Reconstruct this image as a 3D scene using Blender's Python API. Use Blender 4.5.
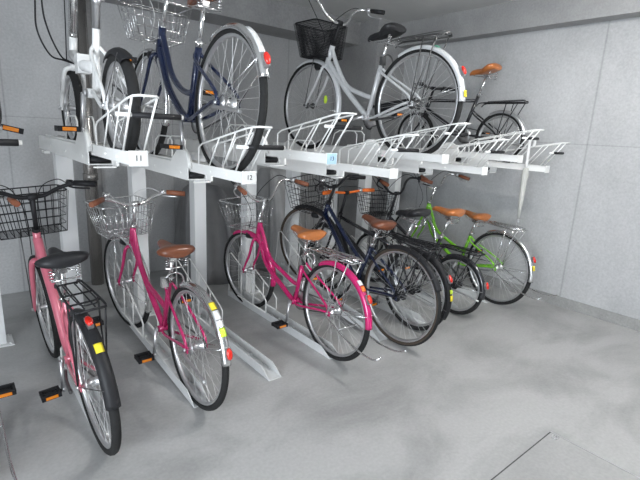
import bpy, math, random
from mathutils import Vector, Matrix
random.seed(7)
for o in list(bpy.data.objects): bpy.data.objects.remove(o)
SC = bpy.context.scene; COL = SC.collection
R_ = math.radians

# ------------------------------------------------ camera
CAM_H = 1.5
def cam_matrix(pitch, roll, yaw):
    fw = Vector((math.sin(yaw)*math.cos(pitch), math.cos(yaw)*math.cos(pitch), -math.sin(pitch)))
    r = Vector((math.cos(yaw), -math.sin(yaw), 0)); u = r.cross(fw)
    r2 = r*math.cos(roll)+u*math.sin(roll); u2 = -r*math.sin(roll)+u*math.cos(roll)
    m = Matrix.Identity(4)
    for i in range(3):
        m[i][0] = r2[i]; m[i][1] = u2[i]; m[i][2] = -fw[i]
    m[2][3] = CAM_H
    return m
cd = bpy.data.cameras.new('camera'); cam = bpy.data.objects.new('camera', cd); COL.objects.link(cam)
cam.matrix_world = cam_matrix(R_(13.445), R_(2.832), R_(39.655))
cd.sensor_width = 36; cd.sensor_fit = 'HORIZONTAL'; cd.lens = 36*452.876/640; cd.clip_start = 0.02
SC.camera = cam

# ------------------------------------------------ light, world, exposure
SC.view_settings.view_transform = 'Standard'; SC.view_settings.look = 'None'
SC.view_settings.gamma = 1; SC.view_settings.use_curve_mapping = False
SC.view_settings.exposure = 0.74
w = bpy.data.worlds.new('world'); SC.world = w; w.use_nodes = True
w.node_tree.nodes['Background'].inputs[0].default_value = (0.75, 0.85, 1, 1)
w.node_tree.nodes['Background'].inputs[1].default_value = 0.6
def area(name, loc, rot, sx, sy, power, col=(1, 1, 1)):
    l = bpy.data.lights.new(name, 'AREA'); l.shape = 'RECTANGLE'; l.size = sx; l.size_y = sy
    l.energy = power; l.color = col
    o = bpy.data.objects.new(name, l); COL.objects.link(o); o.location = loc; o.rotation_euler = [R_(a) for a in rot]
    return o
area('entrance_daylight', (-2.5, -0.9, 1.35), (90, 0, -72), 2.0, 2.1, 140, (0.86, 0.93, 1.0))
LAMP_POWER = 92.0      # emission strength of the fluorescent tubes built below

# ------------------------------------------------ materials
MATS = {}
def mat(name, col, rough=0.5, metal=0.0, **k):
    if name in MATS: return MATS[name]
    m = bpy.data.materials.new(name); m.use_nodes = True
    nt = m.node_tree; b = nt.nodes['Principled BSDF']
    c = (col[0], col[1], col[2], 1)
    b.inputs['Base Color'].default_value = c; b.inputs['Roughness'].default_value = rough; b.inputs['Metallic'].default_value = metal
    tc = nt.nodes.new('ShaderNodeTexCoord')
    n = nt.nodes.new('ShaderNodeTexNoise'); n.inputs['Scale'].default_value = k.get('scale', 30); n.inputs['Detail'].default_value = 4
    nt.links.new(tc.outputs['Object'], n.inputs['Vector'])
    mx = nt.nodes.new('ShaderNodeMix'); mx.data_type = 'RGBA'
    v = k.get('var', 0.12)
    mx.inputs['A'].default_value = (c[0]*(1-v), c[1]*(1-v), c[2]*(1-v), 1)
    mx.inputs['B'].default_value = (min(1, c[0]*(1+v)), min(1, c[1]*(1+v)), min(1, c[2]*(1+v)), 1)
    nt.links.new(n.outputs['Fac'], mx.inputs['Factor']); nt.links.new(mx.outputs['Result'], b.inputs['Base Color'])
    if k.get('spec') is not None: b.inputs['Specular IOR Level'].default_value = k['spec']
    if k.get('coat'): b.inputs['Coat Weight'].default_value = k['coat']; b.inputs['Coat Roughness'].default_value = 0.08
    if k.get('alpha') is not None: b.inputs['Alpha'].default_value = k['alpha']
    if k.get('trans'): b.inputs['Transmission Weight'].default_value = k['trans']
    if k.get('bump'):
        bp = nt.nodes.new('ShaderNodeBump'); bp.inputs['Strength'].default_value = k['bump']; bp.inputs['Distance'].default_value = 0.004
        nt.links.new(n.outputs['Fac'], bp.inputs['Height']); nt.links.new(bp.outputs['Normal'], b.inputs['Normal'])
    MATS[name] = m; return m

def concrete(name, lo, hi, s1, stretch=(1, 1, 1), lines=None, holes=False, rough=0.75, fine=0.35, p0=0.3, p1=0.7):
    m = bpy.data.materials.new(name); m.use_nodes = True
    nt = m.node_tree; L = nt.links.new; b = nt.nodes['Principled BSDF']; b.inputs['Roughness'].default_value = rough
    def N(t, **k):
        n = nt.nodes.new(t)
        for a, v in k.items(): setattr(n, a, v)
        return n
    tc = N('ShaderNodeTexCoord'); mp = N('ShaderNodeMapping'); mp.inputs['Scale'].default_value = stretch
    L(tc.outputs['Object'], mp.inputs['Vector'])
    n1 = N('ShaderNodeTexNoise'); n1.inputs['Scale'].default_value = s1; n1.inputs['Detail'].default_value = 6; n1.inputs['Roughness'].default_value = 0.6; n1.inputs['Distortion'].default_value = 0.4
    L(mp.outputs['Vector'], n1.inputs['Vector'])
    cr = N('ShaderNodeValToRGB'); cr.color_ramp.elements[0].position = p0; cr.color_ramp.elements[1].position = p1
    cr.color_ramp.elements[0].color = (*lo, 1); cr.color_ramp.elements[1].color = (*hi, 1)
    L(n1.outputs['Fac'], cr.inputs['Fac'])
    n2 = N('ShaderNodeTexNoise'); n2.inputs['Scale'].default_value = 60; n2.inputs['Detail'].default_value = 3
    L(tc.outputs['Object'], n2.inputs['Vector'])
    mr = N('ShaderNodeMapRange'); mr.inputs['From Min'].default_value = 0.3; mr.inputs['From Max'].default_value = 0.7
    mr.inputs['To Min'].default_value = 1-fine*0.3; mr.inputs['To Max'].default_value = 1+fine*0.2
    L(n2.outputs['Fac'], mr.inputs['Value'])
    mm = N('ShaderNodeVectorMath', operation='SCALE'); L(cr.outputs['Color'], mm.inputs[0]); L(mr.outputs['Result'], mm.inputs['Scale'])
    out = mm.outputs['Vector']
    if lines:   # (axis, period, offset, width): joint lines of the formwork
        sp = N('ShaderNodeSeparateXYZ'); L(tc.outputs['Object'], sp.inputs[0])
        acc = None
        for ax, per, off, wd in lines:
            a = N('ShaderNodeMath', operation='ADD'); L(sp.outputs[ax], a.inputs[0]); a.inputs[1].default_value = off
            q = N('ShaderNodeMath', operation='PINGPONG'); L(a.outputs[0], q.inputs[0]); q.inputs[1].default_value = per/2
            s = N('ShaderNodeMapRange'); L(q.outputs[0], s.inputs['Value']); s.inputs['From Min'].default_value = 0; s.inputs['From Max'].default_value = wd
            s.inputs['To Min'].default_value = 0.72; s.inputs['To Max'].default_value = 1
            if acc is None: acc = s.outputs['Result']
            else:
                mu = N('ShaderNodeMath', operation='MULTIPLY'); L(acc, mu.inputs[0]); L(s.outputs['Result'], mu.inputs[1]); acc = mu.outputs[0]
        m2 = N('ShaderNodeVectorMath', operation='SCALE'); L(out, m2.inputs[0]); L(acc, m2.inputs['Scale']); out = m2.outputs['Vector']
    L(out, b.inputs['Base Color'])
    bp = N('ShaderNodeBump'); bp.inputs['Strength'].default_value = 0.15; bp.inputs['Distance'].default_value = 0.01
    L(n1.outputs['Fac'], bp.inputs['Height']); L(bp.outputs['Normal'], b.inputs['Normal'])
    return m

g = lambda v: (v, v, v)
M_FLOOR = concrete('floor_concrete', (0.31, 0.31, 0.305), (0.455, 0.455, 0.45), 1.4, (1, 1.6, 1), rough=0.42, fine=0.25, p0=0.32, p1=0.56)
M_WALLR = concrete('fair_faced_concrete', (0.40, 0.405, 0.41), (0.52, 0.525, 0.53), 1.7, (1, 1, 0.6), lines=[(1, 1.8, 0.13, 0.012), (2, 1.5, 0.0, 0.006)], rough=0.6)
M_WALLB = concrete('back_wall_concrete', (0.40, 0.402, 0.405), (0.52, 0.522, 0.525), 1.7, (1, 1, 0.6), lines=[(0, 0.69, -0.41, 0.010), (2, 1.5, 0.0, 0.006)], rough=0.6)
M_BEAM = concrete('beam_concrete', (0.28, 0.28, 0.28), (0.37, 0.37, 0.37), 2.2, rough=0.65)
M_CEIL = mat('ceiling_board', (0.62, 0.62, 0.61), 0.8, 0, scale=6, var=0.05)
M_BASEB = concrete('skirting_mortar', (0.25, 0.25, 0.245), (0.36, 0.36, 0.35), 5, rough=0.7)

M_RACK = mat('white_rack_paint', (0.87, 0.87, 0.85), 0.42, 0.0, scale=12, var=0.05)
M_GALV = mat('galvanised_steel', (0.72, 0.73, 0.73), 0.42, 0.15, scale=25, var=0.12)
M_POST = mat('white_post_paint', (0.84, 0.85, 0.85), 0.5, 0.0, scale=5, var=0.06)
M_BLACK = mat('black_rubber', (0.022, 0.022, 0.023), 0.6)
M_TYRE = mat('tyre_rubber', (0.02, 0.02, 0.02), 0.75, 0, scale=80, var=0.3, bump=0.3, spec=0.25)
M_GUM = mat('brown_tyre_wall', (0.075, 0.058, 0.045), 0.75, spec=0.25)
M_BPAINT = mat('black_paint', (0.018, 0.018, 0.022), 0.25, 0.0, coat=0.6)
M_BPLAST = mat('black_plastic', (0.018, 0.018, 0.02), 0.5, spec=0.25)
M_CHROME = mat('chrome', (0.80, 0.80, 0.80), 0.19, 1.0, var=0.03)
M_ALU = mat('brushed_aluminium', (0.66, 0.66, 0.67), 0.32, 0.9, scale=50, var=0.08)
M_SPOKE = mat('spoke_steel', (0.72, 0.72, 0.72), 0.3, 0.8)
M_DSTEEL = mat('dark_steel', (0.14, 0.14, 0.14), 0.4, 0.8)
M_SILVP = mat('silver_paint', (0.72, 0.73, 0.74), 0.3, 0.25, coat=0.4)
M_WHITEP = mat('white_paint', (0.80, 0.80, 0.79), 0.3, 0, coat=0.4)
M_MAG = mat('magenta_paint', (0.58, 0.014, 0.145), 0.25, 0.1, coat=0.7)
M_CRIM = mat('crimson_pink_paint', (0.50, 0.02, 0.13), 0.25, 0.1, coat=0.7)
M_PINK = mat('soft_pink_paint', (0.64, 0.16, 0.22), 0.3, 0.05, coat=0.6)
M_NAVY = mat('navy_paint', (0.005, 0.014, 0.055), 0.25, 0.1, coat=0.7)
M_GREEN = mat('lime_green_paint', (0.22, 0.62, 0.03), 0.25, 0.05, coat=0.6)
M_TAN = mat('tan_leather', (0.52, 0.17, 0.045), 0.32, 0, coat=0.3)
M_BROWN = mat('brown_leather', (0.16, 0.05, 0.022), 0.35, 0, coat=0.3)
M_BRGRIP = mat('brown_grip', (0.26, 0.09, 0.045), 0.5)
M_BKSAD = mat('black_vinyl', (0.018, 0.018, 0.02), 0.45, spec=0.35)
M_ORANGE = mat('orange_tape', (0.85, 0.17, 0.02), 0.5)
M_REDR = mat('red_reflector', (0.70, 0.02, 0.01), 0.15, 0, coat=0.8)
M_ORR = mat('amber_reflector', (0.85, 0.25, 0.01), 0.2, 0, coat=0.8)
M_YEL = mat('yellow_sticker', (0.85, 0.70, 0.04), 0.4)
M_LIME = mat('lime_sticker', (0.62, 0.85, 0.06), 0.4)
M_WST = mat('white_sticker', (0.8, 0.8, 0.8), 0.4)
M_GST = mat('green_sticker', (0.08, 0.50, 0.28), 0.4)
M_WCABLE = mat('white_cable', (0.7, 0.7, 0.7), 0.4)
M_NUM = mat('number_ink', (0.03, 0.03, 0.035), 0.5)
M_LABW = mat('label_white', (0.72, 0.72, 0.70), 0.5)
M_LABB = mat('label_daylight_tint', (0.42, 0.62, 0.80), 0.5)  # blue cast of daylight put into the colour of one number label
M_TARP = mat('grey_sheet', (0.25, 0.25, 0.255), 0.6, 0, scale=8, var=0.2, bump=0.4)
M_TARPL = mat('light_sheet', (0.42, 0.42, 0.42), 0.6, 0, scale=8, var=0.2)
M_PIPE = mat('pipe_steel', (0.42, 0.40, 0.38), 0.25, 0.8, scale=4, var=0.08)
M_UMB = mat('translucent_vinyl', (0.75, 0.75, 0.70), 0.25, 0, alpha=0.62)
M_SEAM = mat('hatch_seam', (0.06, 0.06, 0.06), 0.6)
M_LENS = mat('clear_lens', (0.75, 0.78, 0.8), 0.1, 0.3)

# ------------------------------------------------ mesh builder
def V(*a): return Vector(a)
def cr(pts, k=6, closed=False):
    pts = [Vector(p) for p in pts]; n = len(pts); out = []
    rng = range(n if closed else n-1)
    for i in rng:
        if closed: p0, p1, p2, p3 = pts[(i-1) % n], pts[i], pts[(i+1) % n], pts[(i+2) % n]
        else: p0, p1, p2, p3 = pts[max(i-1, 0)], pts[i], pts[i+1], pts[min(i+2, n-1)]
        for j in range(k):
            t = j/k; t2 = t*t; t3 = t2*t
            out.append(0.5*((2*p1)+(p2-p0)*t+(2*p0-5*p1+4*p2-p3)*t2+(3*p1-p0-3*p2+p3)*t3))
    if not closed: out.append(pts[-1])
    return out
class MB:
    def __init__(s, xf=None): s.v = []; s.f = []; s.mi = []; s.sm = []; s.m = 0; s.xf = xf
    def vert(s, p): s.v.append(Vector(p)); return len(s.v)-1
    def face(s, ids, sm=True): s.f.append(ids); s.mi.append(s.m); s.sm.append(sm)
    def tube(s, pts, r, n=8, closed=False, cap=True, flat=1.0):
        pts = [Vector(p) for p in pts]; N = len(pts)
        rr = r if isinstance(r, (list, tuple)) else [r]*N
        if len(rr) != N: rr = [rr[0]+(rr[-1]-rr[0])*i/(N-1) for i in range(N)]
        T = []
        for i in range(N):
            a = pts[(i-1) % N] if closed or i > 0 else pts[i]; b = pts[(i+1) % N] if closed or i < N-1 else pts[i]
            t = (b-a); T.append(t.normalized() if t.length > 1e-9 else Vector((0, 0, 1)))
        up = Vector((1, 0, 0)) if abs(T[0].x) < 0.8 else Vector((0, 0, 1))
        u = (up-T[0]*up.dot(T[0])).normalized(); rings = []
        for i in range(N):
            u = (u-T[i]*u.dot(T[i]))
            u = u.normalized() if u.length > 1e-6 else Vector((0, 1, 0))
            w_ = T[i].cross(u)
            rings.append([s.vert(pts[i]+(u*math.cos(2*math.pi*k/n)*flat+w_*math.sin(2*math.pi*k/n))*rr[i]) for k in range(n)])
        for i in range(N if closed else N-1):
            a, b = rings[i], rings[(i+1) % N]
            for k in range(n): s.face([a[k], a[(k+1) % n], b[(k+1) % n], b[k]])
        if cap and not closed:
            s.face(rings[0][::-1], False); s.face(rings[-1], False)
        return s
    def box(s, x0, x1, y0, y1, z0, z1, M=None):
        c = [(x0, y0, z0), (x1, y0, z0), (x1, y1, z0), (x0, y1, z0), (x0, y0, z1), (x1, y0, z1), (x1, y1, z1), (x0, y1, z1)]
        ids = [s.vert(M @ Vector(p) if M else p) for p in c]
        for q in ((3, 2, 1, 0), (4, 5, 6, 7), (0, 1, 5, 4), (1, 2, 6, 5), (2, 3, 7, 6), (3, 0, 4, 7)): s.face([ids[i] for i in q], False)
        return s
    def revolve(s, c, prof, n=48, axis='x', a0=0, a1=None, cap=True):
        """closed profile of (along axis, radius) swept round the axis"""
        c = Vector(c); full = a1 is None
        if full: a1 = a0+2*math.pi
        rings = []
        for i in range(n if full else n+1):
            a = a0+(a1-a0)*i/n; ring = []
            for (x, r) in prof:
                if axis == 'x': p = c+Vector((x, math.cos(a)*r, math.sin(a)*r))
                elif axis == 'z': p = c+Vector((math.cos(a)*r, math.sin(a)*r, x))
                else: p = c+Vector((math.sin(a)*r, x, math.cos(a)*r))
                ring.append(s.vert(p))
            rings.append(ring)
        m = len(prof)
        for i in range(len(rings) if full else len(rings)-1):
            a, b = rings[i], rings[(i+1) % len(rings)]
            for k in range(m): s.face([a[k], b[k], b[(k+1) % m], a[(k+1) % m]])
        if not full and cap: s.face(rings[0], False); s.face(rings[-1][::-1], False)
        return s
    def disc(s, c, r, x0, x1, n=24, axis='x'):
        return s.revolve(c, [(x0, 0.0005), (x0, r), (x1, r), (x1, 0.0005)], n, axis)
    def loft(s, rings, cap=True, closed_ring=True):
        R = [[s.vert(p) for p in ring] for ring in rings]; m = len(R[0])
        for a, b in zip(R, R[1:]):
            for k in range(m if closed_ring else m-1): s.face([a[k], a[(k+1) % m], b[(k+1) % m], b[k]])
        if cap: s.face(R[0][::-1], False); s.face(R[-1], False)
        return s
    def ball(s, c, r, n=12, sc=(1, 1, 1)):
        c = Vector(c); rings = []
        for i in range(1, 8):
            a = math.pi*i/8
            rings.append([c+Vector((r*sc[0]*math.sin(a)*math.cos(2*math.pi*k/n), r*sc[1]*math.sin(a)*math.sin(2*math.pi*k/n), -r*sc[2]*math.cos(a))) for k in range(n)])
        return s.loft(rings)
    def build(s, name, mats, parent=None, kind=None):
        if not isinstance(mats, (list, tuple)): mats = [mats]
        me = bpy.data.meshes.new(name)
        vs = [s.xf @ p for p in s.v] if s.xf else s.v
        me.from_pydata([tuple(p) for p in vs], [], s.f)
        for m in mats: me.materials.append(m)
        me.polygons.foreach_set('material_index', s.mi); me.polygons.foreach_set('use_smooth', s.sm)
        me.update()
        import bmesh
        bm = bmesh.new(); bm.from_mesh(me); bmesh.ops.recalc_face_normals(bm, faces=bm.faces); bm.to_mesh(me); bm.free()
        o = bpy.data.objects.new(name, me); COL.objects.link(o)
        if parent: o.parent = parent
        if kind: o['kind'] = kind
        return o
def tag(o, label, cat, group=None, kind=None):
    o['label'] = label; o['category'] = cat
    if group: o['group'] = group
    if kind: o['kind'] = kind
    return o
def thing(name, label, cat, loc=(0, 0, 0), rot=(0, 0, 0), group=None):
    o = bpy.data.objects.new(name, None); COL.objects.link(o); o.location = loc; o.rotation_euler = rot
    o.empty_display_size = 0.1
    return tag(o, label, cat, group)

# ------------------------------------------------ the room
XW, YB, H = 4.36, 4.55, 2.75
XL, YF = -2.6, -3.2
def struct(name, b, m): return b.build(name, m, None, 'structure')
struct('floor', MB().box(XL, XW+0.2, YF, YB+0.2, -0.2, 0), M_FLOOR)
struct('ceiling', MB().box(XL, XW+0.2, YF, YB+0.2, H, H+0.2), M_CEIL)
struct('wall_right', MB().box(XW, XW+0.2, YF, YB+0.2, 0, H), M_WALLR)
struct('wall_back', MB().box(XL, XW, YB, YB+0.2, 0, H), M_WALLB)
struct('wall_left', MB().box(XL-0.2, XL, YF, -2.0, 0, H).box(XL-0.2, XL, 0.2, YB+0.2, 0, H).box(XL-0.2, XL, -2.0, 0.2, 2.45, H), M_WALLB)
fw = MB().box(XL, XW, YF-0.2, YF, 0, H)
struct('wall_front', fw, M_WALLB)
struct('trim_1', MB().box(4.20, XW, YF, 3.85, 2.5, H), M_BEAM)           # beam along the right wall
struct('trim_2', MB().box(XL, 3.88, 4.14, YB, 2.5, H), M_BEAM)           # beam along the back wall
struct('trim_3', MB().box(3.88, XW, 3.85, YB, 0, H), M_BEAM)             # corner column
struct('baseboard_right', MB().box(XW-0.012, XW, YF, 3.85, 0, 0.095), M_BASEB)
# floor hatch, its corner in view
b = MB(); b.box(1.35, 2.343, -0.2, 0.818, -0.002, 0.0018); b.m = 1
b.box(1.35, 2.343, 0.818, 0.824, -0.002, 0.002)
b.m = 2; b.box(2.343, 2.349, -0.2, 0.824, -0.002, 0.003)
b.tube(cr([(2.30, 0.795, .004), (2.325, 0.80, .004), (2.325, 0.775, .004), (2.30, 0.775, .004)], 4, True), 0.003, 5, True)
M_HATCH = concrete('hatch_infill', (0.33, 0.33, 0.325), (0.44, 0.44, 0.435), 1.4, rough=0.45, fine=0.25)
tag(b.build('floor_hatch', [M_HATCH, M_SEAM, M_ALU]), 'concrete-filled access hatch set flush in the bare floor at lower right', 'hatch')
# fluorescent fixture on the ceiling over the aisle
def fluorescent(x, y, label):
    t = thing('ceiling_lamp', label, 'lamp', (x, y, H))
    MB().box(-0.09, 0.09, -0.63, 0.63, -0.06, 0).build('housing', M_WHITEP, t)
    e = bpy.data.materials.new('lit_tube'); e.use_nodes = True; nb = e.node_tree.nodes['Principled BSDF']
    nb.inputs['Emission Color'].default_value = (1, 0.99, 0.97, 1); nb.inputs['Emission Strength'].default_value = LAMP_POWER
    for sx in (-1, 1):
        MB().tube([(sx*0.05, -0.6, -0.085), (sx*0.05, 0.6, -0.085)], 0.016, 10).build('fluorescent_tube', e, t)
fluorescent(2.6, 0.55, 'twin fluorescent ceiling lamp over the middle of the aisle')

# drain pipe on the back wall behind the racks
t = thing('drain_pipe', 'brownish metal vertical pipe on the back wall behind the pink bicycle', 'pipe', (0.985, 4.45, 0))
MB().tube([(0, 0, 0), (0, 0, 2.5)], 0.055, 20).build('pipe_tube', M_PIPE, t)
MB().tube([(0, 0, 0.98), (0, 0, 1.04)], 0.062, 20).build('pipe_collar', M_PIPE, t)

# ------------------------------------------------ racks
PITCH = 0.485
def upx(k): return 0.57+PITCH*(k-11)
def upz(k): return 0.0 if k % 2 else -0.085
ORD = {10: 'first', 11: 'second', 12: 'third', 13: 'fourth', 14: 'fifth', 15: 'sixth', 16: 'seventh', 17: 'eighth', 18: 'ninth'}
def text_mesh(txt, size, name, m, parent, loc, rot):
    cu = bpy.data.curves.new('txt', 'FONT'); cu.body = txt; cu.size = size; cu.extrude = 0.0006; cu.align_x = 'CENTER'; cu.align_y = 'CENTER'
    o = bpy.data.objects.new('txt', cu); COL.objects.link(o)
    bpy.context.view_layer.update()
    me = bpy.data.meshes.new_from_object(o.evaluated_get(bpy.context.evaluated_depsgraph_get()))
    bpy.data.objects.remove(o)
    me.materials.clear(); me.materials.append(m)
    q = bpy.data.objects.new(name, me); COL.objects.link(q); q.parent = parent; q.location = loc; q.rotation_euler = rot
    return q
def channel(b, x0, x1, y0, y1, z0, z1, t=0.004, lip=0):
    """U channel open at the top"""
    pr = [(x0, z1), (x0, z0), (x1, z0), (x1, z1), (x1-t, z1), (x1-t, z0+t), (x0+t, z0+t), (x0+t, z1)]
    A = [b.vert((x, y0, z)) for x, z in pr]; B = [b.vert((x, y1, z)) for x, z in pr]; n = len(pr)
    for k in range(n): b.face([A[k], A[(k+1) % n], B[(k+1) % n], B[k]], False)
    for R in (A, B):
        for q in ((0, 1, 6, 7), (1, 2, 5, 6), (2, 3, 4, 5)): b.face([R[i] for i in q], False)
def upper_unit(k, what):
    t = thing('upper_rack_unit', 'white upper rack unit, %s from the left, %s' % (ORD[k], what), 'bicycle rack', (upx(k), 0, upz(k)), group='upper tier rack units')
    b = MB(); channel(b, -0.055, 0.055, 2.35, 3.75, 1.295, 1.378, 0.005); b.box(-0.055, 0.055, 3.745, 3.75, 1.295, 1.378)
    for y in (2.45, 2.85, 3.3):
        b.tube([(-0.058, y, 1.33), (-0.05, y, 1.33)], 0.006, 8)
    for sx in (-1, 1): b.box(sx*0.047-0.008, sx*0.047+0.008, 2.4, 3.7, 1.378, 1.382)
    b.box(-0.085, -0.055, 3.35, 3.45, 1.282, 1.296); b.box(0.055, 0.085, 3.35, 3.45, 1.282, 1.296)
    b.build('base_rail', M_RACK, t)
    b = MB(); b.tube([(-0.048, 2.375, 1.318), (0.048, 2.375, 1.318)], 0.016, 14)
    b.build('roller', M_BPLAST, t)
    b = MB(); b.box(0.055, 0.068, 2.30, 2.36, 1.285, 1.335).box(-0.045, 0.068, 2.30, 2.306, 1.285, 1.292); b.build('end_bracket', M_RACK, t)
    b = MB()   # rounded white guide fin on the end of the rail
    pr = [(2.33, 1.36), (2.33, 1.40), (2.36, 1.44), (2.41, 1.465), (2.46, 1.46), (2.52, 1.42), (2.57, 1.38), (2.57, 1.36)]
    for x in (-0.058,):
        A = [(x-0.004, y, z) for y, z in pr]; B = [(x+0.020, y, z) for y, z in pr]
        b.loft([A, B])
    b.build('guide_fin', M_RACK, t)
    b = MB(); channel(b, -0.036, 0.036, 1.80, 3.55, 1.342, 1.392, 0.004)
    b.box(-0.036, 0.036, 1.796, 1.801, 1.337, 1.396)
    for sx in (-1, 1): b.box(sx*0.037-0.005, sx*0.037+0.005, 1.80, 3.55, 1.389, 1.393)
    for y in (1.95, 2.12): b.box(-0.041, -0.036, y-0.008, y+0.008, 1.36, 1.368)
    b.build('tray', M_RACK, t)
    # wire guard: two rising side rails joined over the front
    b = MB(); r = 0.0045; zb = 1.392; s_ = 0.039
    path = [(-s_, 2.24, zb), (-s_, 2.24, zb+0.085), (-s_, 2.20, zb+0.105), (-s_-0.008, 1.75, zb+0.19), (-s_-0.005, 1.69, zb+0.198), (-0.03, 1.665, zb+0.20),
            (0.03, 1.665, zb+0.20), (s_+0.005, 1.69, zb+0.198), (s_+0.008, 1.75, zb+0.19), (s_, 2.20, zb+0.105), (s_, 2.24, zb+0.085), (s_, 2.24, zb)]
    b.tube(path, r, 7)
    for sx in (-1, 1):
        for y0, y1 in ((2.12, 2.0), (1.98, 1.84)):
            b.tube([(sx*s_, y0, zb), (sx*(s_+0.003+0.004*(2.2-y1)/0.45), y1, zb+0.105+0.085*(2.2-y1)/0.45)], r*0.8, 6)
        b.tube([(sx*s_, 1.85, zb), (sx*(s_+0.005), 1.70, zb+0.197)], r, 6)
        q = MB(); q.tube([(sx*s_, 2.60, zb), (sx*s_, 2.60, zb+0.10), (sx*s_, 2.63, zb+0.125), (sx*s_, 2.80, zb+0.125), (sx*s_, 2.86, zb+0.10), (sx*s_, 2.90, zb)], r, 6); q.build('rear_loop', M_RACK, t)
    b.build('wire_guard', M_RACK, t)
    hx = -0.055 if k == 10 else 0; hz = zb+(0.135 if k % 2 else 0.112)
    b = MB(); b.tube([(-0.085+hx, 1.76, hz), (0.165+hx, 1.76, hz)], 0.008, 8)
    h = b.build('pull_handle', M_RACK, t)
    MB().tube([(-0.03+hx, 1.76, hz), (0.155+hx, 1.76, hz)], 0.011, 10).build('grip', M_BPLAST, h)
    if k in (11, 12, 13):
        p = MB().box(-0.031, 0.031, 1.7935, 1.796, 1.340, 1.394).build('number_label', M_LABB if k == 13 else M_LABW, t)
        text_mesh(str(k), 0.030, 'number', M_NUM, p, (0, 1.793, 1.367), (R_(90), 0, 0))
    return t
UP = {10: 'under the black bicycle at the left edge', 11: 'numbered 11 under the white folding bicycle', 12: 'numbered 12 under the navy bicycle', 13: 'empty, daylight blue painted on its 13 label',
      14: 'empty, just before the silver bicycle', 15: 'under the silver bicycle', 16: 'empty, behind the silver bicycle', 17: 'empty, before the small black bicycle', 18: 'with the white umbrella hooked on it'}
for k in range(10, 19): upper_unit(k, UP[k])
# posts
for i, k in enumerate(range(10, 19)):
    x = 0.615+PITCH*(k-11)-0.02; zt = 1.293+upz(k)
    t = thing('rack_post', 'white square steel post holding up the upper rack unit %s from the left' % ORD[k], 'post', (x+0.02, 3.53, 0), group='posts of the upper tier')
    MB().box(-0.05, 0.05, -0.05, 0.05, 0.008, zt).build('post_tube', M_POST, t)
    b = MB().box(-0.09, 0.09, -0.09, 0.09, 0, 0.008)
    for sx in (-1, 1):
        for sy in (-1, 1): b.tube([(sx*0.07, sy*0.07, 0.006), (sx*0.07, sy*0.07, 0.02)], 0.008, 6)
    b.build('base_plate', M_POST, t)
# lower rails
SLOPE = {1: 0.055, 4: 0.13}
def lox(k): return 0.46+PITCH*k
LW = {-1: 'at the left edge of the frame', 0: 'under the soft pink bicycle', 1: 'under the crimson bicycle with the basket of white wire', 2: 'standing empty between the crimson and magenta bicycles', 3: 'under the magenta bicycle',
      4: 'under the navy bicycle with brown tyres', 5: 'under the black bicycle with orange bar', 6: 'under the small black bicycle', 7: 'under the green bicycle'}
def lower_rail(k):
    t = thing('lower_rack_rail', 'pale steel floor rail ' + LW[k], 'bicycle rack', (lox(k), 2.09, 0.0), (math.atan(SLOPE.get(k, 0)/1.1), 0, 0), 'lower tier rails')
    b = MB(); x0, x1, hh = -0.045, 0.045, 0.06
    pr0 = [(x0, hh), (x0, 0), (x1, 0), (x1, hh), (x1-.004, hh), (x1-.004, .004), (x0+.004, .004), (x0+.004, hh)]
    pe = [(x0, .004), (x0, 0), (x1, 0), (x1, .004), (x1-.004, .0045), (x1-.004, .004), (x0+.004, .004), (x0+.004, .0045)]
    A = [b.vert((x, 0, z)) for x, z in pe]; A2 = [b.vert((x, .10, z)) for x, z in pr0]; B = [b.vert((x, 1.45, z)) for x, z in pr0]
    for P, Q in ((A, A2), (A2, B)):
        for j in range(8): b.face([P[j], P[(j+1) % 8], Q[(j+1) % 8], Q[j]], False)
    for Rr in (A, B):
        for q in ((0, 1, 6, 7), (1, 2, 5, 6), (2, 3, 4, 5)): b.face([Rr[i] for i in q], False)
    for y in (0.35, 0.55, 0.75): b.box(-0.041, 0.041, y-0.006, y+0.006, 0.004, 0.012)
    b.build('channel', M_GALV, t)
    for sx in (-1, 1):
        b = MB(); s_ = sx*0.05; r = 0.0056
        b.tube([(s_, 0.80, hh), (s_, 0.80, hh+0.10), (s_, 0.84, hh+0.13), (s_, 1.38, hh+0.36), (s_, 1.42, hh+0.34), (s_, 1.42, hh)], r, 6)
        b.tube([(s_, 0.80, hh), (s_, 1.42, hh)], r, 6)
        b.tube([(s_, 1.0, hh), (s_, 1.0, hh+0.195)], r, 6); b.tube([(s_, 1.2, hh), (s_, 1.2, hh+0.28)], r, 6)
        b.build('wire_guard', M_RACK, t)
    return t
for k in range(0, 8): lower_rail(k)

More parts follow.
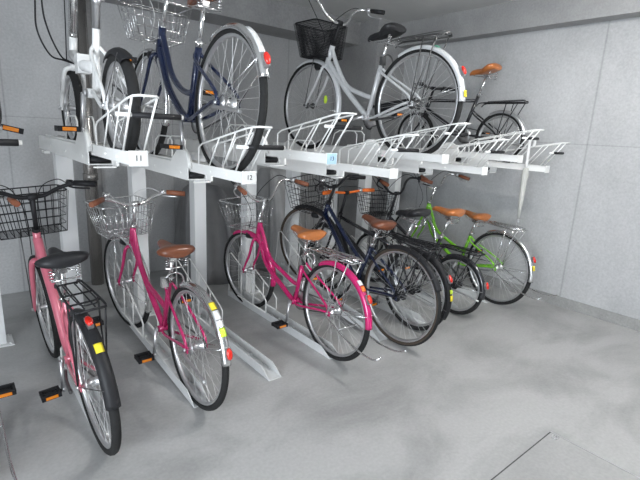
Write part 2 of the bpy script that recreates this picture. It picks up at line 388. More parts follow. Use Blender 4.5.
# ------------------------------------------------ bicycles
def axis_matrix(p, d, ang):
    return Matrix.Translation(p) @ Matrix.Rotation(ang, 4, d) @ Matrix.Translation(-p)
def wheel(root, name, c, R, rt, tyre, rimm, xf=None, spokes=32, spm=None, phase=0.0, rim_depth=0.016, hub_r=0.016, hub_m=None, refl=None):
    c = Vector(c); ri = R-2*rt+0.004
    rim = MB(xf); w_ = rt*0.62
    rim.revolve(c, [(-w_, ri+0.004), (w_, ri+0.004), (w_, ri-rim_depth*0.5), (w_*0.5, ri-rim_depth), (-w_*0.5, ri-rim_depth), (-w_, ri-rim_depth*0.5)], 56)
    ro = rim.build(name, rimm, root)
    b = MB(xf); n = 10
    b.revolve(c, [(math.sin(2*math.pi*k/n)*rt, R-rt+math.cos(2*math.pi*k/n)*rt) for k in range(n)], 56)
    if isinstance(tyre, (list, tuple)):
        for i in range(len(b.f)):
            b.mi[i] = 0 if (i % n) in (0, n-1, 1, n-2) else 1
    b.build('tyre', tyre, ro)
    b = MB(xf)
    rs = ri-rim_depth+0.002; fl = 0.032
    for i in range(spokes):
        a = 2*math.pi*i/spokes+phase; sx = 1 if i % 2 else -1; da = (0.75 if (i//2) % 2 else -0.75)
        h = c+Vector((sx*fl, math.cos(a+da)*(hub_r+0.008), math.sin(a+da)*(hub_r+0.008)))
        e = c+Vector((0, math.cos(a)*rs, math.sin(a)*rs))
        b.tube([h, e], 0.00125, 4, cap=False)
    so = b.build('spokes', spm or M_SPOKE, ro)
    b = MB(xf)
    b.revolve(c, [(-0.045, 0.006), (-0.045, 0.012), (-fl-0.002, 0.012), (-fl-0.002, hub_r+0.012), (-fl+0.002, hub_r+0.012), (-fl+0.004, hub_r), (fl-0.004, hub_r), (fl-0.002, hub_r+0.012), (fl+0.002, hub_r+0.012), (fl+0.002, 0.012), (0.045, 0.012), (0.045, 0.006)], 18)
    b.tube([c+Vector((-0.07, 0, 0)), c+Vector((0.07, 0, 0))], 0.006, 8); b.tube([c+Vector((-0.068, 0, 0)), c+Vector((-0.058, 0, 0))], 0.011, 6); b.tube([c+Vector((0.058, 0, 0)), c+Vector((0.068, 0, 0))], 0.011, 6)
    b.build('hub', hub_m or M_ALU, ro)
    if refl:
        b = MB(xf); a = refl[0]; q = c+Vector((0, math.cos(a)*R*0.55, math.sin(a)*R*0.55)); b.ball(q, 0.026, 10, (0.35, 0.8, 1.3)); b.build('spoke_reflector', refl[1], ro)
    return ro
def fender(root, name, c, R, m, a0, a1, xf=None, wid=0.025, gap=0.007):
    b = MB(xf); r = R+gap; t = 0.002
    out = [(-wid, r-0.020), (-wid*0.85, r-0.004), (-wid*0.45, r+0.004), (0, r+0.007), (wid*0.45, r+0.004), (wid*0.85, r-0.004), (wid, r-0.020)]
    inn = [(x*0.93, q-t*1.3) for x, q in out[::-1]]
    b.revolve(c, out+inn, 36, 'x', R_(a0), R_(a1))
    return b.build(name, m, root)
def on_arc(c, r, deg, x=0): a = R_(deg); return Vector(c)+Vector((x, math.cos(a)*r, math.sin(a)*r))
def saddle_part(root, p, m, L=0.26, W=0.105, tilt=0.0, springs=True, rail_m=None, xf=None, undm=None):
    """p = top middle of the seat post clamp"""
    p = Vector(p); b = MB(); st = []
    prof = [(-1.0, 0.30, 0.010, 0.02), (-0.97, 0.60, 0.020, 0.034), (-0.85, 0.90, 0.024, 0.045), (-0.62, 1.0, 0.020, 0.050), (-0.38, 0.90, 0.010, 0.048), (-0.12, 0.62, 0.002, 0.045), (0.15, 0.37, -0.002, 0.042),
            (0.5, 0.25, -0.002, 0.038), (0.82, 0.20, -0.006, 0.034), (0.97, 0.14, -0.014, 0.024), (1.0, 0.06, -0.02, 0.012)]
    for (u, wv, dz, th) in prof:
        y = 0.035+u*L*0.55; hw = W*wv; ring = []
        for k in range(16):
            a = 2*math.pi*k/16; x = math.cos(a)*hw; s = math.sin(a)
            z = dz*1.3+(th*0.6*s if s > 0 else th*1.0*s*(0.55+0.45*abs(math.cos(a))))
            ring.append((x, y, z))
        st.append(ring)
    T = Matrix.Translation(p+Vector((0, 0, 0.055))) @ Matrix.Rotation(tilt, 4, 'X')
    b.xf = T; b.loft(st)
    s = b.build('saddle', m, root)
    q = MB(T)
    for sx in (-1, 1):
        q.tube(cr([(sx*0.012, 0.16, -0.025), (sx*0.02, 0.10, -0.045), (sx*0.022, 0.0, -0.05), (sx*0.05, -0.08, -0.035)], 4), 0.0035, 5)
        if springs:
            hel = [(sx*0.055+0.011*math.cos(i*1.05), -0.065+0.011*math.sin(i*1.05), -0.075+i*0.0023) for i in range(26)]
            q.tube(hel, 0.0025, 5)
    q.tube([(-0.06, -0.065, -0.077), (0.06, -0.065, -0.077)], 0.005, 6)
    q.box(-0.018, 0.018, -0.025, 0.025, -0.062, -0.035)
    q.build('saddle_springs', rail_m or M_CHROME, s)
    return s
def basket_part(root, c, wt, wb, dt, db, h, m, xf, nv=9, nh=4, r=0.0018, rim=0.004, back_h=0.0):
    """c = middle of the bottom; top wt wide, dt deep"""
    c = Vector(c); b = MB(xf)
    def P(u, v, t):  # u across -1..1, v fore-aft -1..1 (back is -1), t height 0..1
        W = (wb+(wt-wb)*t)/2; D = (db+(dt-db)*t)/2
        return c+Vector((u*W, v*D+(dt-db)*0.35*t, t*(h+(0 if v > -0.99 else back_h))))
    def ring(t): return [P(-1, -1, t), P(1, -1, t), P(1, 1, t), P(-1, 1, t)]
    def rr(t):
        pts = []; R4 = ring(t)
        for i in range(4):
            a, q, d = R4[i-1], R4[i], R4[(i+1) % 4]
            e = 0.12
            pts += [q+(a-q)*e, q+(a-q)*0.03+(d-q)*0.03, q+(d-q)*e]
        return pts
    b.tube(rr(1), rim, 6, True); b.tube(rr(0), rim*0.7, 6, True)
    for i in range(1, nh): b.tube(rr(i/nh), r, 4, True)
    for i in range(nv+1):
        u = -1+2*i/nv
        b.tube([P(u, -1, 1), P(u, -1, 0), P(u, 1, 0), P(u, 1, 1)], r, 4)
    nd = max(3, int(nv*0.75))
    for i in range(nd+1):
        v = -1+2*i/nd
        b.tube([P(-1, v*0.995, 1), P(-1, v*0.995, 0), P(1, v*0.995, 0), P(1, v*0.995, 1)], r, 4)
    return b.build('basket', m, root)

BARS = {
 'swept': [(0, 0, 0), (0.05, 0.006, 0.0), (0.10, 0.03, 0.012), (0.17, 0.055, 0.06), (0.225, 0.03, 0.10), (0.26, -0.06, 0.105), (0.275, -0.13, 0.095), (0.29, -0.23, 0.085)],
 'high': [(0, 0, 0), (0.05, 0.002, -0.003), (0.11, 0.02, 0.03), (0.165, 0.04, 0.095), (0.22, 0.04, 0.135), (0.262, 0.0, 0.14), (0.288, -0.06, 0.13), (0.315, -0.16, 0.11)],
 'flat': [(0, 0, 0), (0.08, 0.0, 0.004), (0.16, -0.008, 0.012), (0.22, -0.022, 0.016), (0.27, -0.035, 0.016), (0.30, -0.043, 0.016)],
 'city': [(0, 0, 0), (0.06, 0.004, 0.003), (0.12, 0.006, 0.03), (0.18, -0.01, 0.05), (0.24, -0.045, 0.055), (0.30, -0.09, 0.05)],
}
def bicycle(name, label, X, Y, R, yaw=0, z0=0.0, lift=0.0, WB=1.10, frame='loop', col=None, fork_col=None, tyre=None, rim=None, rt=0.018,
            sad=None, sad_z=0.80, sad_L=0.26, sad_tilt=0.0, bar='swept', bar_m=None, grip_m=None, stem_m=None, bar_z=None, steer=0.0, basket=None, rear_f=None, front_f=None,
            rack=None, stand='up', crank=180, lamp=True, bell=True, cable=None, spm=None, hub_m=None, reflector=True, stickers=(), chain=None, crank_m=None, tube_r=0.016,
            bb=None, lock=None, fender_rear=(62, 205), fender_front=(60, 200), group=None, lean=0.0, head=None, refl_w=None, rack_h=None, reflect_deg=172, post_m=None, clear=None, rim_depth=0.016, wid=0.025, sad_W=0.108, seat_deg=75, head_deg=73, fork_r=0.013):
    lift_a = math.atan(lift/WB) if lift else 0.0
    root = thing(name, label, 'bicycle', (X, Y, z0), (lift_a, lean, yaw), group or 'bicycles parked in the two tier racks')
    tyre = tyre or M_TYRE; rim = rim or M_ALU; fork_col = fork_col or col; bar_m = bar_m or M_CHROME; grip_m = grip_m or M_BPLAST; stem_m = stem_m or bar_m
    crank_m = crank_m or M_ALU; post_m = post_m or M_CHROME
    HR = V(0, 0, R); HF = V(0, WB, R)
    BBp = V(0, *(bb or (0.43, 0.27)))
    tan = math.tan(R_(head_deg)); rake = 0.055 if head_deg < 70 else 0.04
    def ax(z): return V(0, WB-rake-(z-R)/tan, z)       # point on the steering axis
    hz0, hz1 = head or (R+0.33, R+0.445)
    hb, ht = ax(hz0), ax(hz1)
    bz = bar_z or 0.97
    top = ax(bz)
    d = (ht-hb).normalized()
    XF = axis_matrix(hb, d, steer) if steer else None
    def T(p): return XF @ Vector(p) if XF else Vector(p)
    def seat(z): return V(0, BBp.y-(z-BBp.z)/math.tan(R_(seat_deg)), z)
    # wheels
    wheel(root, 'rear_wheel', HR, R, rt, tyre, rim, None, 36 if R > 0.28 else 24, spm, 0.1, rim_depth, 0.022, hub_m, None)
    wheel(root, 'front_wheel', HF, R, rt, tyre, rim, XF, 32 if R > 0.28 else 20, spm, 0.3, rim_depth, 0.014, hub_m, refl_w and (refl_w[0]+1.7, refl_w[1]))
    # frame
    b = MB(); r = tube_r
    b.tube([hb-d*0.01, ht+d*0.01], r+0.004, 12)
    sz = min(sad_z-0.12, BBp.z+0.38)
    if frame in ('loop', 'twin', 'mixte', 'diamond', 'single'):
        b.tube([BBp, seat(sz)], r, 10)
    S = seat
    if frame == 'loop':      # two curved tubes running down together
        m1 = hb+d*0.015
        b.tube(cr([m1, m1+V(0, -0.055, -0.10), m1+V(0, -0.145, -0.235), V(0, BBp.y+0.15, BBp.z+0.055), V(0, BBp.y+0.06, BBp.z+0.012), BBp], 7), r*1.15, 10)
        m2 = ht-d*0.015; s2 = S(BBp.z+0.14)
        b.tube(cr([m2, m2+V(0, -0.065, -0.11), m2+V(0, -0.155, -0.25), V(0, BBp.y+0.14, BBp.z+0.17), V(0, BBp.y+0.03, BBp.z+0.138), s2], 7), r*0.95, 10)
    elif frame == 'twin':    # lower tube straight, upper one bends back to the seat tube
        m1 = hb+d*0.015
        b.tube(cr([m1, m1+(BBp-m1)*0.5+V(0, 0.01, -0.012), BBp], 7), r*1.15, 10)
        m2 = ht-d*0.015; s2 = S(BBp.z+0.14)
        b.tube(cr([m2, m2+V(0, -0.09, -0.16), m2+V(0, -0.20, -0.29), s2+V(0, 0.10, 0.025), s2], 7), r*0.95, 10)
    elif frame == 'mixte':
        m1 = hb+d*0.02; b.tube([m1, BBp], r*1.2, 10)
        m2 = ht-d*0.02; b.tube(cr([m2, m2+(S(BBp.z+0.17)-m2)*0.5+V(0, -0.005, -0.015), S(BBp.z+0.17)], 6), r, 10)
    elif frame == 'diamond':
        b.tube([hb+d*0.02, BBp], r*1.2, 10); b.tube([ht-d*0.02, S(sz-0.06)], r, 10)
    elif frame == 'single':
        m1 = ht-d*0.05
        b.tube(cr([m1, m1+V(0, -0.09, -0.13), m1+V(0, -0.24, -0.30), V(0, BBp.y+0.09, BBp.z+0.06), BBp+V(0, 0, 0.02)], 7), r*1.55, 12)
    elif frame == 'fold':
        b.tube([BBp-V(0, 0.0, 0.0), S(BBp.z+0.30)], r*1.05, 10)
        b.tube([hb+d*0.04, V(0, BBp.y+0.22, BBp.z+0.14), V(0, BBp.y-0.02, BBp.z+0.11)], r*1.7, 12)
        b.box(-0.028, 0.028, BBp.y+0.19, BBp.y+0.25, BBp.z+0.10, BBp.z+0.19)
        b.tube(cr([V(0, BBp.y-0.03, BBp.z+0.15), V(0, BBp.y-0.06, BBp.z+0.05), BBp], 5), r, 8)
    b.tube([BBp+V(-0.036, 0, 0), BBp+V(0.036, 0, 0)], 0.021, 14)
    ss = S(min(sz-0.03, R+0.26)); ch = 0.055
    for sx in (-1, 1):
        b.tube(cr([BBp+V(sx*0.02, -0.01, 0), BBp+V(sx*0.032, -0.09, 0.0), HR+V(sx*ch, 0.06, 0), HR+V(sx*ch, -0.005, 0)], 4), r*0.55, 8)
        b.tube(cr([ss+V(sx*0.012, 0, 0), ss+V(sx*0.035, -0.05, -0.05), HR+V(sx*ch, 0.03, 0.06), HR+V(sx*ch, 0, 0)], 4), r*0.5, 8)
        b.box(sx*ch-0.003, sx*ch+0.003, -0.022, 0.018, R-0.016, R+0.016)
    b.build('frame', col, root)
    # seat post and saddle
    pt = S(sad_z); b = MB(); b.tube([S(sz-0.01 if frame != 'fold' else BBp.z+0.27), pt], 0.0125 if frame != 'fold' else 0.017, 10); b.tube([S(sz-0.02), S(sz+0.012)], 0.019, 10); b.tube([S(sz)+V(-0.03, -0.012, 0), S(sz)+V(0.03, -0.012, 0)], 0.005, 6)
    b.build('seat_post', post_m, root)
    saddle_part(root, pt, sad or M_BKSAD, sad_L, sad_W, sad_tilt, True)
    # fork and front end
    b = MB(XF)
    cr_ = hb-d*0.03
    for sx in (-1, 1):
        b.tube(cr([cr_+V(sx*0.012, 0, 0), cr_+V(sx*0.042, 0.004, -0.02), V(sx*0.05, HF.y-rake-0.004-(R*0.38)/tan, R+R*0.45), V(sx*0.05, HF.y-rake*0.9, R+0.07), V(sx*0.052, HF.y, R)], 5), [fork_r, 0.008], 9)
        b.box(sx*0.052-0.003, sx*0.052+0.003, HF.y-0.012, HF.y+0.014, R-0.014, R+0.014)
    b.tube([cr_-d*0.012, hb-d*0.004], 0.018, 10)
    b.build('fork', fork_col, root)
    b = MB(XF); b.tube([ht, top-d*0.0], 0.0125 if frame != 'fold' else 0.021, 10); b.tube([ht-d*0.002, ht+d*0.018], 0.021, 12)
    b.tube([top+V(-0.022, 0, 0), top+V(0.022, 0, 0)], 0.018, 10)
    b.build('stem', stem_m, root)
    prof = BARS[bar]; right = [V(x, y, z) for x, y, z in prof]
    left = [V(-q.x, q.y, q.z) for q in right[1:]][::-1]
    full = [top+q for q in left+right]
    b = MB(XF); b.tube(cr(full, 4), 0.0112, 9); hb_o = b.build('handlebar', bar_m, root)
    for sx in (-1, 1):
        e = V(sx*right[-1].x, right[-1].y, right[-1].z); e0 = V(sx*right[-2].x, right[-2].y, right[-2].z); dd = (e-e0).normalized()
        GL = 0.115
        b = MB(XF); b.tube([top+e-dd*GL, top+e-dd*GL*0.5, top+e+dd*0.004], [0.0155, 0.0175, 0.0165], 10); b.build('grip', grip_m, hb_o)
        b = MB(XF); q0 = top+e-dd*(GL+0.025); out = V(0, 0, -1) if bar != 'flat' else V(0, 0.6, -0.8)
        fw_ = V(sx*0.35, 0.25, -0.55) if bar in ('swept', 'high') else V(0, 0.75, -0.45)
        b.tube([q0-dd*0.014, q0+dd*0.014], 0.018, 8)
        b.tube(cr([q0, q0+fw_*0.05, q0+fw_*0.075+dd*0.05, q0+fw_*0.07+dd*0.12], 4), [0.007, 0.0055], 6)
        b.build('brake_lever', M_ALU if bar_m is not M_BPLAST else M_BPLAST, hb_o)
    if bell:
        e = right[-3]; q = top+V(-e.x, e.y, e.z+0.03); b = MB(XF); b.ball(q, 0.024, 14, (1, 1, 0.7)); b.tube([q, q-V(0, 0, 0.03)], 0.005, 6); b.build('bell', M_CHROME, hb_o)
    cm = cable or M_BPLAST
    for sx, dst in ((-1, HF+V(-0.02, -0.05, R+0.03)), (1, hb+V(0.02, -0.03, -0.05))):
        q0 = top+V(sx*right[-3].x, right[-3].y, right[-3].z)
        b = MB(XF); b.tube(cr([q0, q0+V(-sx*0.03, 0.12, 0.02), top+V(sx*0.07, 0.17, 0.02), top+V(sx*0.03, 0.13, -0.12), dst], 6), 0.0028, 5); b.build('brake_cable', cm, root)
    # fenders
    if rear_f:
        f = fender(root, 'rear_fender', HR, R, rear_f, fender_rear[0], fender_rear[1], None, wid)
        b = MB()
        for sx in (-1, 1): b.tube([HR+V(sx*0.06, 0, 0), on_arc(HR, R+0.004, fender_rear[1]-14, sx*0.026)], 0.0022, 5)
        b.build('fender_stay', M_CHROME if rear_f is not M_BPLAST else M_DSTEEL, f)
        if reflector:
            a = reflect_deg; p = on_arc(HR, R+0.036, a); nrm = on_arc((0, 0, 0), 1, a)
            b = MB(); b.xf = Matrix.Translation(p) @ Matrix.Rotation(R_(a-90), 4, 'X')
            b.ball((0, 0, 0), 0.02, 14, (0.8, 1.5, 0.55)); b.m = 1; b.box(-0.012, 0.012, -0.03, 0.03, -0.022, -0.004)
            b.build('rear_reflector', [M_REDR, M_ALU], f)
        for (a0, a1, m) in stickers:
            b = MB(); r0 = R+0.0205; w_ = 0.017
            b.revolve(HR, [(-w_, r0-0.004), (-w_*0.5, r0-0.0005), (0, r0+0.0005), (w_*0.5, r0-0.0005), (w_, r0-0.004), (w_*0.5, r0-0.003), (0, r0-0.002), (-w_*0.5, r0-0.003)], 6, 'x', R_(a0), R_(a1))
            b.build('sticker', m, f)
    if front_f:
        f = fender(root, 'front_fender', HF, R, front_f, fender_front[0], fender_front[1], XF, wid)
        b = MB(XF)
        for sx in (-1, 1): b.tube([HF+V(sx*0.056, 0, 0), on_arc(HF, R+0.004, fender_front[1]-12, sx*0.026)], 0.0022, 5)
        b.build('fender_stay', M_CHROME if front_f is not M_BPLAST else M_DSTEEL, f)
    # cranks
    a = R_(crank); b = MB()
    b.disc(BBp, 0.075 if R > 0.28 else 0.07, 0.040, 0.044, 32)
    for sx, s_ in ((-1, 1), (1, -1)):
        e = BBp+V(sx*0.062, math.sin(a)*0.165*s_, math.cos(a)*0.165*s_)
        b.tube([BBp+V(sx*0.045, 0, 0), BBp+V(sx*0.052, 0, 0)], 0.019, 10); b.tube([BBp+V(sx*0.052, 0, 0), e], [0.013, 0.010], 8)
        b.tube([e-V(sx*0.008, 0, 0), e+V(sx*0.006, 0, 0)], 0.014, 8)
    co = b.build('crankset', crank_m, root)
    for sx, s_ in ((-1, 1), (1, -1)):
        e = BBp+V(sx*0.072, math.sin(a)*0.165*s_, math.cos(a)*0.165*s_)
        b = MB(); x0, x1 = sorted((e.x+sx*0.006, e.x+sx*0.098))
        b.box(x0, x1, e.y-0.042, e.y-0.026, e.z-0.012, e.z+0.012).box(x0, x1, e.y+0.026, e.y+0.042, e.z-0.012, e.z+0.012)
        b.box(x0, x0+0.012, e.y-0.03, e.y+0.03, e.z-0.010, e.z+0.010).box(x1-0.012, x1, e.y-0.03, e.y+0.03, e.z-0.010, e.z+0.010)
        b.tube([e, e+V(sx*0.095, 0, 0)], 0.009, 8)
        b.m = 1; b.box((x0+x1)/2-0.028, (x0+x1)/2+0.028, e.y-0.0445, e.y-0.042, e.z-0.008, e.z+0.008); b.box((x0+x1)/2-0.028, (x0+x1)/2+0.028, e.y+0.042, e.y+0.0445, e.z-0.008, e.z+0.008)
        b.build('pedal', [M_BPLAST, M_ORR], co)
    # chain side
    b = MB(); up, lo = [], []
    for zz, rr0, rr1 in ((1, 0.075, 0.032), (-1, 0.075, 0.032)):
        b.tube([BBp+V(0.042, 0, zz*rr0*0.97), HR+V(0.045, 0, zz*rr1)], 0.0045, 6)
    b.tube([BBp+V(0.042, math.cos(R_(x))*0.075, math.sin(R_(x))*0.075) for x in range(-90, 91, 20)], 0.0045, 6)
    b.disc(HR, 0.034, 0.041, 0.047, 20)
    b.build('chain', M_DSTEEL, root)
    if chain:
        b = MB(); q = []
        for x in range(-80, 101, 15): q.append((BBp.y+math.cos(R_(x))*0.092, BBp.z+math.sin(R_(x))*0.092))
        q += [(BBp.y-0.2, (BBp.z+R)/2+0.075), (0.04, R+0.05), (0.03, R+0.005), (BBp.y-0.1, BBp.z+0.035)]
        b.loft([[(0.052, y, z) for y, z in q], [(0.062, y, z) for y, z in q]]); b.build('chain_guard', chain, root)
    # rear rack
    if rack:
        hz = rack_h or (2*R+0.055); b = MB(); y0, y1 = 0.20, -0.20
        for sx in (-1, 1):
            b.tube(cr([(sx*0.045, y0+0.05, hz-0.03), (sx*0.05, y0, hz), (sx*0.06, 0.0, hz), (sx*0.06, y1+0.03, hz), (sx*0.045, y1, hz)], 4), 0.005, 7)
            b.tube([HR+V(sx*0.062, 0, 0), (sx*0.06, -0.06, hz)], 0.004, 6)
            b.tube([HR+V(sx*0.062, 0, 0), (sx*0.06, -0.17, hz)], 0.004, 6)
            b.tube([(sx*0.02, y0-0.02, hz), (sx*0.02, y1+0.03, hz)], 0.0035, 6)
        for y in (y0-0.02, 0.02, -0.10, y1+0.005): b.tube([(-0.058, y, hz), (0.058, y, hz)], 0.0045, 6)
        b.tube(cr([(-0.045, y1, hz), (0, y1-0.02, hz+0.01), (0.045, y1, hz)], 5), 0.005, 6)
        b.tube(cr([(-0.035, 0.14, hz+0.012), (-0.035, -0.15, hz+0.02), (0, -0.19, hz+0.022), (0.035, -0.15, hz+0.02), (0.035, 0.14, hz+0.012)], 5), 0.0035, 6)
        b.build('carrier_rack', rack, root)
    # kickstand
    if stand == 'up':
        b = MB()
        b.tube(cr([HR+V(-0.075, 0.0, 0), HR+V(-0.085, -0.10, -0.045), HR+V(-0.09, -0.30, -0.11), HR+V(-0.095, -0.46, -0.12), HR+V(-0.07, -0.50, -0.10)], 5), 0.006, 8)
        b.tube(cr([HR+V(0.075, 0.0, 0), HR+V(0.085, -0.10, -0.045), HR+V(0.09, -0.30, -0.11), HR+V(0.10, -0.46, -0.12), HR+V(0.115, -0.54, -0.09)], 5), 0.006, 8)
        b.tube([HR+V(-0.088, -0.14, -0.06), HR+V(0.088, -0.14, -0.06)], 0.006, 8)
        b.build('kickstand', M_CHROME, root)
    elif stand == 'side':
        b = MB(); b.tube(cr([HR+V(-0.07, 0.02, -0.02), HR+V(-0.075, -0.12, -0.03), HR+V(-0.08, -0.27, -0.045)], 4), 0.008, 8); b.build('kickstand', M_ALU, root)
    elif stand == 'single':
        b = MB(); b.tube(cr([BBp+V(-0.05, -0.08, -0.02), BBp+V(-0.07, -0.2, -0.01), BBp+V(-0.08, -0.34, 0.0)], 4), 0.008, 8); b.build('kickstand', M_DSTEEL, root)
    if lamp:
        b = MB(XF); q = ax(R+0.28)+V(0.0, 0.075, 0.03) if lamp is True else Vector(lamp)
        b.revolve(q, [(-0.03, 0.012), (-0.02, 0.026), (0.03, 0.032), (0.035, 0.028), (0.035, 0.001), (-0.03, 0.001)], 16, 'y')
        b.tube([q-V(0, 0.02, 0.0), ax(R+0.33)], 0.005, 6); b.build('headlamp', M_BPLAST, root)
    if basket:
        kw = dict(basket); cen = V(0, ax(bz).y+kw.pop('dy', 0.235), kw.pop('z', bz-0.24)); m = kw.pop('m')
        bo = basket_part(root, cen, m=m, xf=XF, **kw)
        b = MB(XF); b.tube([HF+V(-0.06, 0, 0), cen+V(-0.06, 0.02, 0)], 0.0035, 6).tube([HF+V(0.06, 0, 0), cen+V(0.06, 0.02, 0)], 0.0035, 6)
        b.tube([cen+V(-0.06, 0.02, 0), cen+V(0.06, 0.02, 0)], 0.0035, 6); b.tube([cen+V(0, 0.02, 0), cen+V(0, -0.1, 0.0), V(0, ax(bz-0.06).y+0.01, bz-0.06)], 0.006, 6); b.build('basket_bracket', M_DSTEEL if m is not M_CHROME else M_CHROME, bo)
    if lock:
        b = MB(); c = S(R+0.28)+V(0, -0.06, 0)
        b.revolve((0, c.y, c.z), [(math.cos(2*math.pi*k/6)*0.006, 0.055+math.sin(2*math.pi*k/6)*0.006) for k in range(6)], 24, 'y', R_(-130), R_(130)); b.box(-0.075, -0.035, c.y-0.012, c.y+0.012, c.z-0.02, c.z+0.035)
        b.build('ring_lock', lock, root)
    return root

WIRE_W = dict(m=M_CHROME, wt=0.36, wb=0.27, dt=0.28, db=0.20, h=0.21, nv=9, nh=4, r=0.0022, rim=0.004)
WIRE_B = dict(m=M_BPLAST, wt=0.38, wb=0.30, dt=0.28, db=0.21, h=0.24, nv=10, nh=5, r=0.0022, rim=0.004)
# ---- lower tier
bicycle('bicycle', 'bicycle cut off by the left frame edge with brown grip and chrome stand', -0.03, 2.18, 0.335, col=M_SILVP, sad=M_BROWN, grip_m=M_BRGRIP, bar='swept', crank=65, rear_f=M_CHROME, front_f=M_CHROME, stand='up')
bicycle('bicycle', 'soft pink bicycle with black wire basket, black saddle and black rear fender', 0.43, 2.07, 0.335, yaw=R_(1.5), lean=R_(-3.8), head=(0.72, 0.88), sad_tilt=0.08, rack_h=0.765, col=M_PINK, frame='single', sad=M_BKSAD, bar='city', bar_m=M_BPLAST, stem_m=M_BPLAST,
        sad_z=0.80, basket=dict(WIRE_B, wt=0.40, wb=0.33), head_deg=70, rear_f=M_BPLAST, rack=M_BPLAST, crank=180, stickers=((126, 133, M_YEL),), fender_rear=(62, 172), stand='single', wid=0.03, rt=0.02, bar_z=1.085, fork_r=0.019, reflect_deg=108, bell=False, sad_W=0.115, sad_L=0.28)
bicycle('bicycle', 'crimson pink bicycle with shiny wire basket, brown saddle and yellow stickers on its fender', 0.93, 2.142, 0.343, yaw=R_(1.5), lift=0.055, col=M_CRIM, frame='twin', sad=M_BROWN, grip_m=M_BRGRIP, bar='city', sad_z=0.745, sad_tilt=0.1, steer=R_(7), bar_z=0.95,
        basket=dict(WIRE_W, dy=0.2), rear_f=M_CHROME, front_f=M_CHROME, crank=180, stickers=((117, 124, M_YEL), (125, 133, M_WST), (134, 139, M_WST), (140, 147, M_LIME)), stand='side', cable=M_WCABLE, lock=M_CHROME, reflect_deg=160, fender_rear=(62, 170))
bicycle('bicycle', 'magenta bicycle with tan saddle, wire basket, chrome carrier and magenta fenders', 1.90, 2.111, 0.334, yaw=R_(0.6), col=M_MAG, frame='loop', sad=M_TAN, grip_m=M_BRGRIP, bar='high', sad_z=0.745, seat_deg=77, sad_W=0.115, sad_tilt=0.2, steer=R_(8), bar_z=0.96,
        basket=dict(WIRE_W, r=0.0013, dy=0.21), rear_f=M_MAG, front_f=M_MAG, rack=M_CHROME, crank=175, stickers=((127, 133, M_WST), (134, 140, M_ORANGE)), stand='up', lock=M_CHROME, reflect_deg=149, fender_rear=(62, 180), fender_front=(60, 190))
bicycle('bicycle', 'navy and black bicycle with brown-walled tyres, brown saddle and large black basket', 2.45, 2.06, 0.366, yaw=R_(-1), lift=0.13, col=M_NAVY, fork_col=M_BPAINT, tyre=[M_TYRE, M_GUM], frame='mixte', sad=M_BROWN, bar='city',
        bar_m=M_BPLAST, stem_m=M_BPLAST, basket=WIRE_B, rear_f=M_BPLAST, front_f=M_BPLAST, fender_rear=(62, 150), crank=150, rack=M_BPLAST, stand='single', steer=R_(14), spm=M_SPOKE, hub_m=M_BPLAST, reflector=False, sad_z=0.765, sad_tilt=0.15, crank_m=M_BPLAST, bb=(0.45, 0.28))
bicycle('bicycle', 'black bicycle with orange-taped flat handlebar and black saddle behind the navy one', 2.75, 2.12, 0.325, bb=(0.29, 0.28), seat_deg=70, col=M_BPAINT, frame='diamond', sad=M_BKSAD, bar='flat', bar_m=M_ORANGE, stem_m=M_BPLAST, grip_m=M_ORANGE,
        rear_f=M_BPLAST, front_f=M_BPLAST, crank=160, rack=M_BPLAST, stickers=((163, 168, M_LIME), (170, 177, M_YEL)), stand='side', rt=0.021, sad_z=0.86, hub_m=M_BPLAST, bar_z=0.98, reflect_deg=150)
bicycle('bicycle', 'small-wheeled black bicycle with tan saddle and black swept handlebar with brown grips', 3.32, 2.12, 0.262, sad_tilt=0.16, seat_deg=71, WB=1.02, col=M_BPAINT, frame='mixte', sad=M_TAN, bar='high', bar_m=M_BPLAST, stem_m=M_BPLAST, grip_m=M_BRGRIP,
        basket=dict(WIRE_B, wt=0.34, wb=0.27, h=0.21), rear_f=M_BPAINT, front_f=M_BPAINT, fender_rear=(62, 190), crank=160, rack=M_BPLAST, stand='side', rt=0.02, sad_z=0.82, bar_z=0.96, head=(0.62, 0.74), bb=(0.34, 0.27), hub_m=M_BPLAST, reflect_deg=165)
bicycle('bicycle', 'lime green bicycle with tan saddle, chrome carrier and silver fenders by the right wall', 3.875, 2.075, 0.345, yaw=R_(-5.5), lift=0.03, col=M_GREEN, frame='loop', sad=M_TAN, grip_m=M_BRGRIP, bar='high',
        rear_f=M_CHROME, front_f=M_CHROME, rack=M_CHROME, crank=150, stickers=((160, 167, M_YEL),), stand='up', sad_z=0.715, sad_tilt=0.18, reflect_deg=152, bar_z=0.96, fender_rear=(62, 184))
# ---- upper tier
ZH, ZL = 1.350, 1.265
bicycle('folding_bicycle', 'black small-wheeled bicycle on the upper tier, mostly cut off by the left frame edge', upx(10)-0.03, 2.05, 0.21, WB=0.90, z0=ZL, lean=R_(13), bb=(0.42, 0.36), col=M_BPAINT, frame='fold', sad=M_BKSAD, sad_z=0.84, bar='flat', bar_m=M_BPLAST, crank=30, crank_m=M_ALU, head=(0.44, 0.56), bar_z=1.0, stand=None, lamp=False, bell=False, post_m=M_BPAINT, rt=0.022)
bicycle('folding_bicycle', 'white small-wheeled folding bicycle with long seat post on the upper tier', upx(11), 2.0, 0.21, WB=0.88, z0=ZH, col=M_WHITEP, frame='fold', rim=M_ALU, rt=0.022, sad=M_BKSAD, sad_z=0.82, bar='flat', bar_m=M_BPLAST, stem_m=M_CHROME,
        bar_z=1.0, head=(0.44, 0.56), bb=(0.36, 0.27), crank=170, rear_f=M_BPLAST, fender_rear=(60, 130), reflector=False, stand=None, lamp=False, bell=False, post_m=M_ALU, wid=0.03)
b = MB()
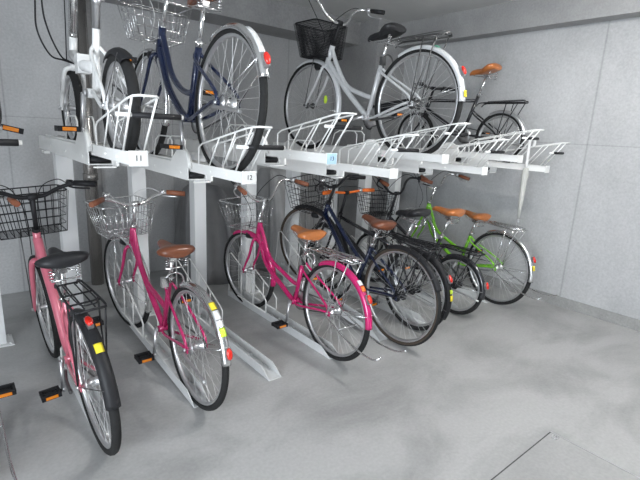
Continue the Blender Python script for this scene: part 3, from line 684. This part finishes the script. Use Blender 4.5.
for pts in ([(0.43, 2.7, 2.35), (0.41, 2.7, 2.05), (0.407, 2.7, 1.91), (0.453, 2.7, 1.805), (0.51, 2.71, 1.788), (0.57, 2.74, 1.78)], [(0.45, 2.7, 2.35), (0.437, 2.7, 2.05), (0.453, 2.7, 1.92), (0.50, 2.71, 1.81), (0.54, 2.73, 1.788), (0.57, 2.74, 1.78)]):
    b.tube(cr([Vector(p)-Vector((upx(11), 2.0, ZH)) for p in pts], 6), 0.0042, 6)
b.build('cable_loop', M_BPLAST, bpy.data.objects['folding_bicycle.001'])
bicycle('bicycle', 'navy bicycle with silver wire basket and chrome fenders on upper unit 12', upx(12), 2.03, 0.343, z0=ZL, lean=R_(2.2), head_deg=66, col=M_NAVY, frame='loop', sad=M_BROWN, bar='high', basket=dict(WIRE_W, r=0.0022, nv=7, dy=0.19), fender_rear=(62, 163), rear_f=M_CHROME, front_f=M_CHROME,
        stickers=((118, 146, M_WST),), crank=200, stand='side', cable=M_WCABLE, sad_z=0.82, tube_r=0.018, reflect_deg=152)
bicycle('bicycle', 'silver step-through bicycle with dark mesh basket and black saddle on the upper tier', upx(15)-0.01, 2.08, 0.36, z0=ZH, yaw=R_(2.5), head_deg=67, col=M_SILVP, frame='twin', sad=M_BKSAD, bar='high', bar_m=M_CHROME, stem_m=M_BPLAST,
        basket=dict(m=M_BPLAST, wt=0.34, wb=0.27, dt=0.27, db=0.21, h=0.25, nv=34, nh=22, r=0.0022, rim=0.006, dy=0.2), rear_f=M_SILVP, front_f=M_SILVP, rack=M_DSTEEL, crank=100, stickers=((108, 113, M_GST), (168, 174, M_YEL)), stand='single', lock=M_DSTEEL,
        reflect_deg=150, sad_z=0.78, tube_r=0.018, refl_w=(1.2, M_LIME), hub_m=M_DSTEEL, fender_rear=(62, 178), chain=M_BPLAST)
bicycle('bicycle', 'small black bicycle with brown and white saddle on the upper tier by the right wall', upx(18), 2.28, 0.246, WB=0.98, z0=ZL, col=M_BPAINT, frame='diamond', sad=M_TAN, bar='flat', bar_m=M_BPLAST, rear_f=M_ALU, rack=M_BPLAST, rack_h=0.565,
        crank=100, stand='side', sad_z=0.80, rt=0.02, head=(0.50, 0.62), bb=(0.40, 0.27), seat_deg=70, rim=M_ALU, reflector=False, fender_rear=(62, 170), bar_z=0.72, lamp=False)

# ------------------------------------------------ umbrella
t = thing('umbrella', 'closed clear vinyl umbrella hooked by its white handle on the rightmost upper unit', 'umbrella', (3.895, 1.95, 0))
b = MB(); b.tube(cr([(0.075, 0, 1.46), (0.085, 0, 1.50), (0.05, 0, 1.545), (0.0, 0, 1.52), (-0.005, 0, 1.44), (0, 0, 1.28)], 6), 0.013, 10); b.build('crook_handle', M_WHITEP, t)
b = MB(); b.tube([(0, 0, 1.28), (0, 0, 1.22), (0, 0, 1.16), (0, 0, 1.0), (0, 0, 0.84)], [0.020, 0.030, 0.024, 0.020, 0.012], 12); b.build('folded_canopy', M_UMB, t)
b = MB(); b.tube([(0, 0, 1.28), (0, 0, 0.775)], 0.005, 8); b.tube([(0, 0, 0.83), (0, 0, 0.775)], 0.009, 8); b.build('shaft', M_ALU, t)

# ------------------------------------------------ sheet-covered object by the back wall
def sheeted(name, label, x0, x1, y0, y1, h, m, seed, lean=0.25):
    rnd = random.Random(seed); b = MB(); n = 72; rings = []
    ph = [rnd.random()*6 for _ in range(4)]
    for j in range(11):
        t_ = j/10; z = h*math.sin(t_*math.pi/2); s = (1-t_)**0.38 if t_ < 1 else 0.02
        ring = []
        for i in range(n):
            a = 2*math.pi*i/n; f = 1+0.07*math.sin(5*a+ph[0]+t_*2)+0.06*math.sin(9*a+ph[1])+0.04*math.sin(17*a+ph[2])
            s2 = max(0.02, s)*f
            ca, sa = math.cos(a), math.sin(a)
            sq = lambda v: math.copysign(abs(v)**0.6, v)
            ring.append(((x0+x1)/2+sq(ca)*(x1-x0)/2*s2-lean*0.3*t_, (y0+y1)/2+sq(sa)*(y1-y0)/2*s2, z))
        rings.append(ring)
    b.loft(rings); o = b.build(name, m); return tag(o, label, 'cover')
sheeted('covered_bundle', 'dark grey sheet-draped bundle standing by the back wall behind the posts', 1.68, 2.26, 3.85, 4.40, 0.95, M_TARP, 3)
sheeted('covered_bundle', 'lighter grey sheet-draped bundle behind the basket of the magenta bicycle', 2.54, 2.98, 3.85, 4.40, 1.10, M_TARPL, 5)
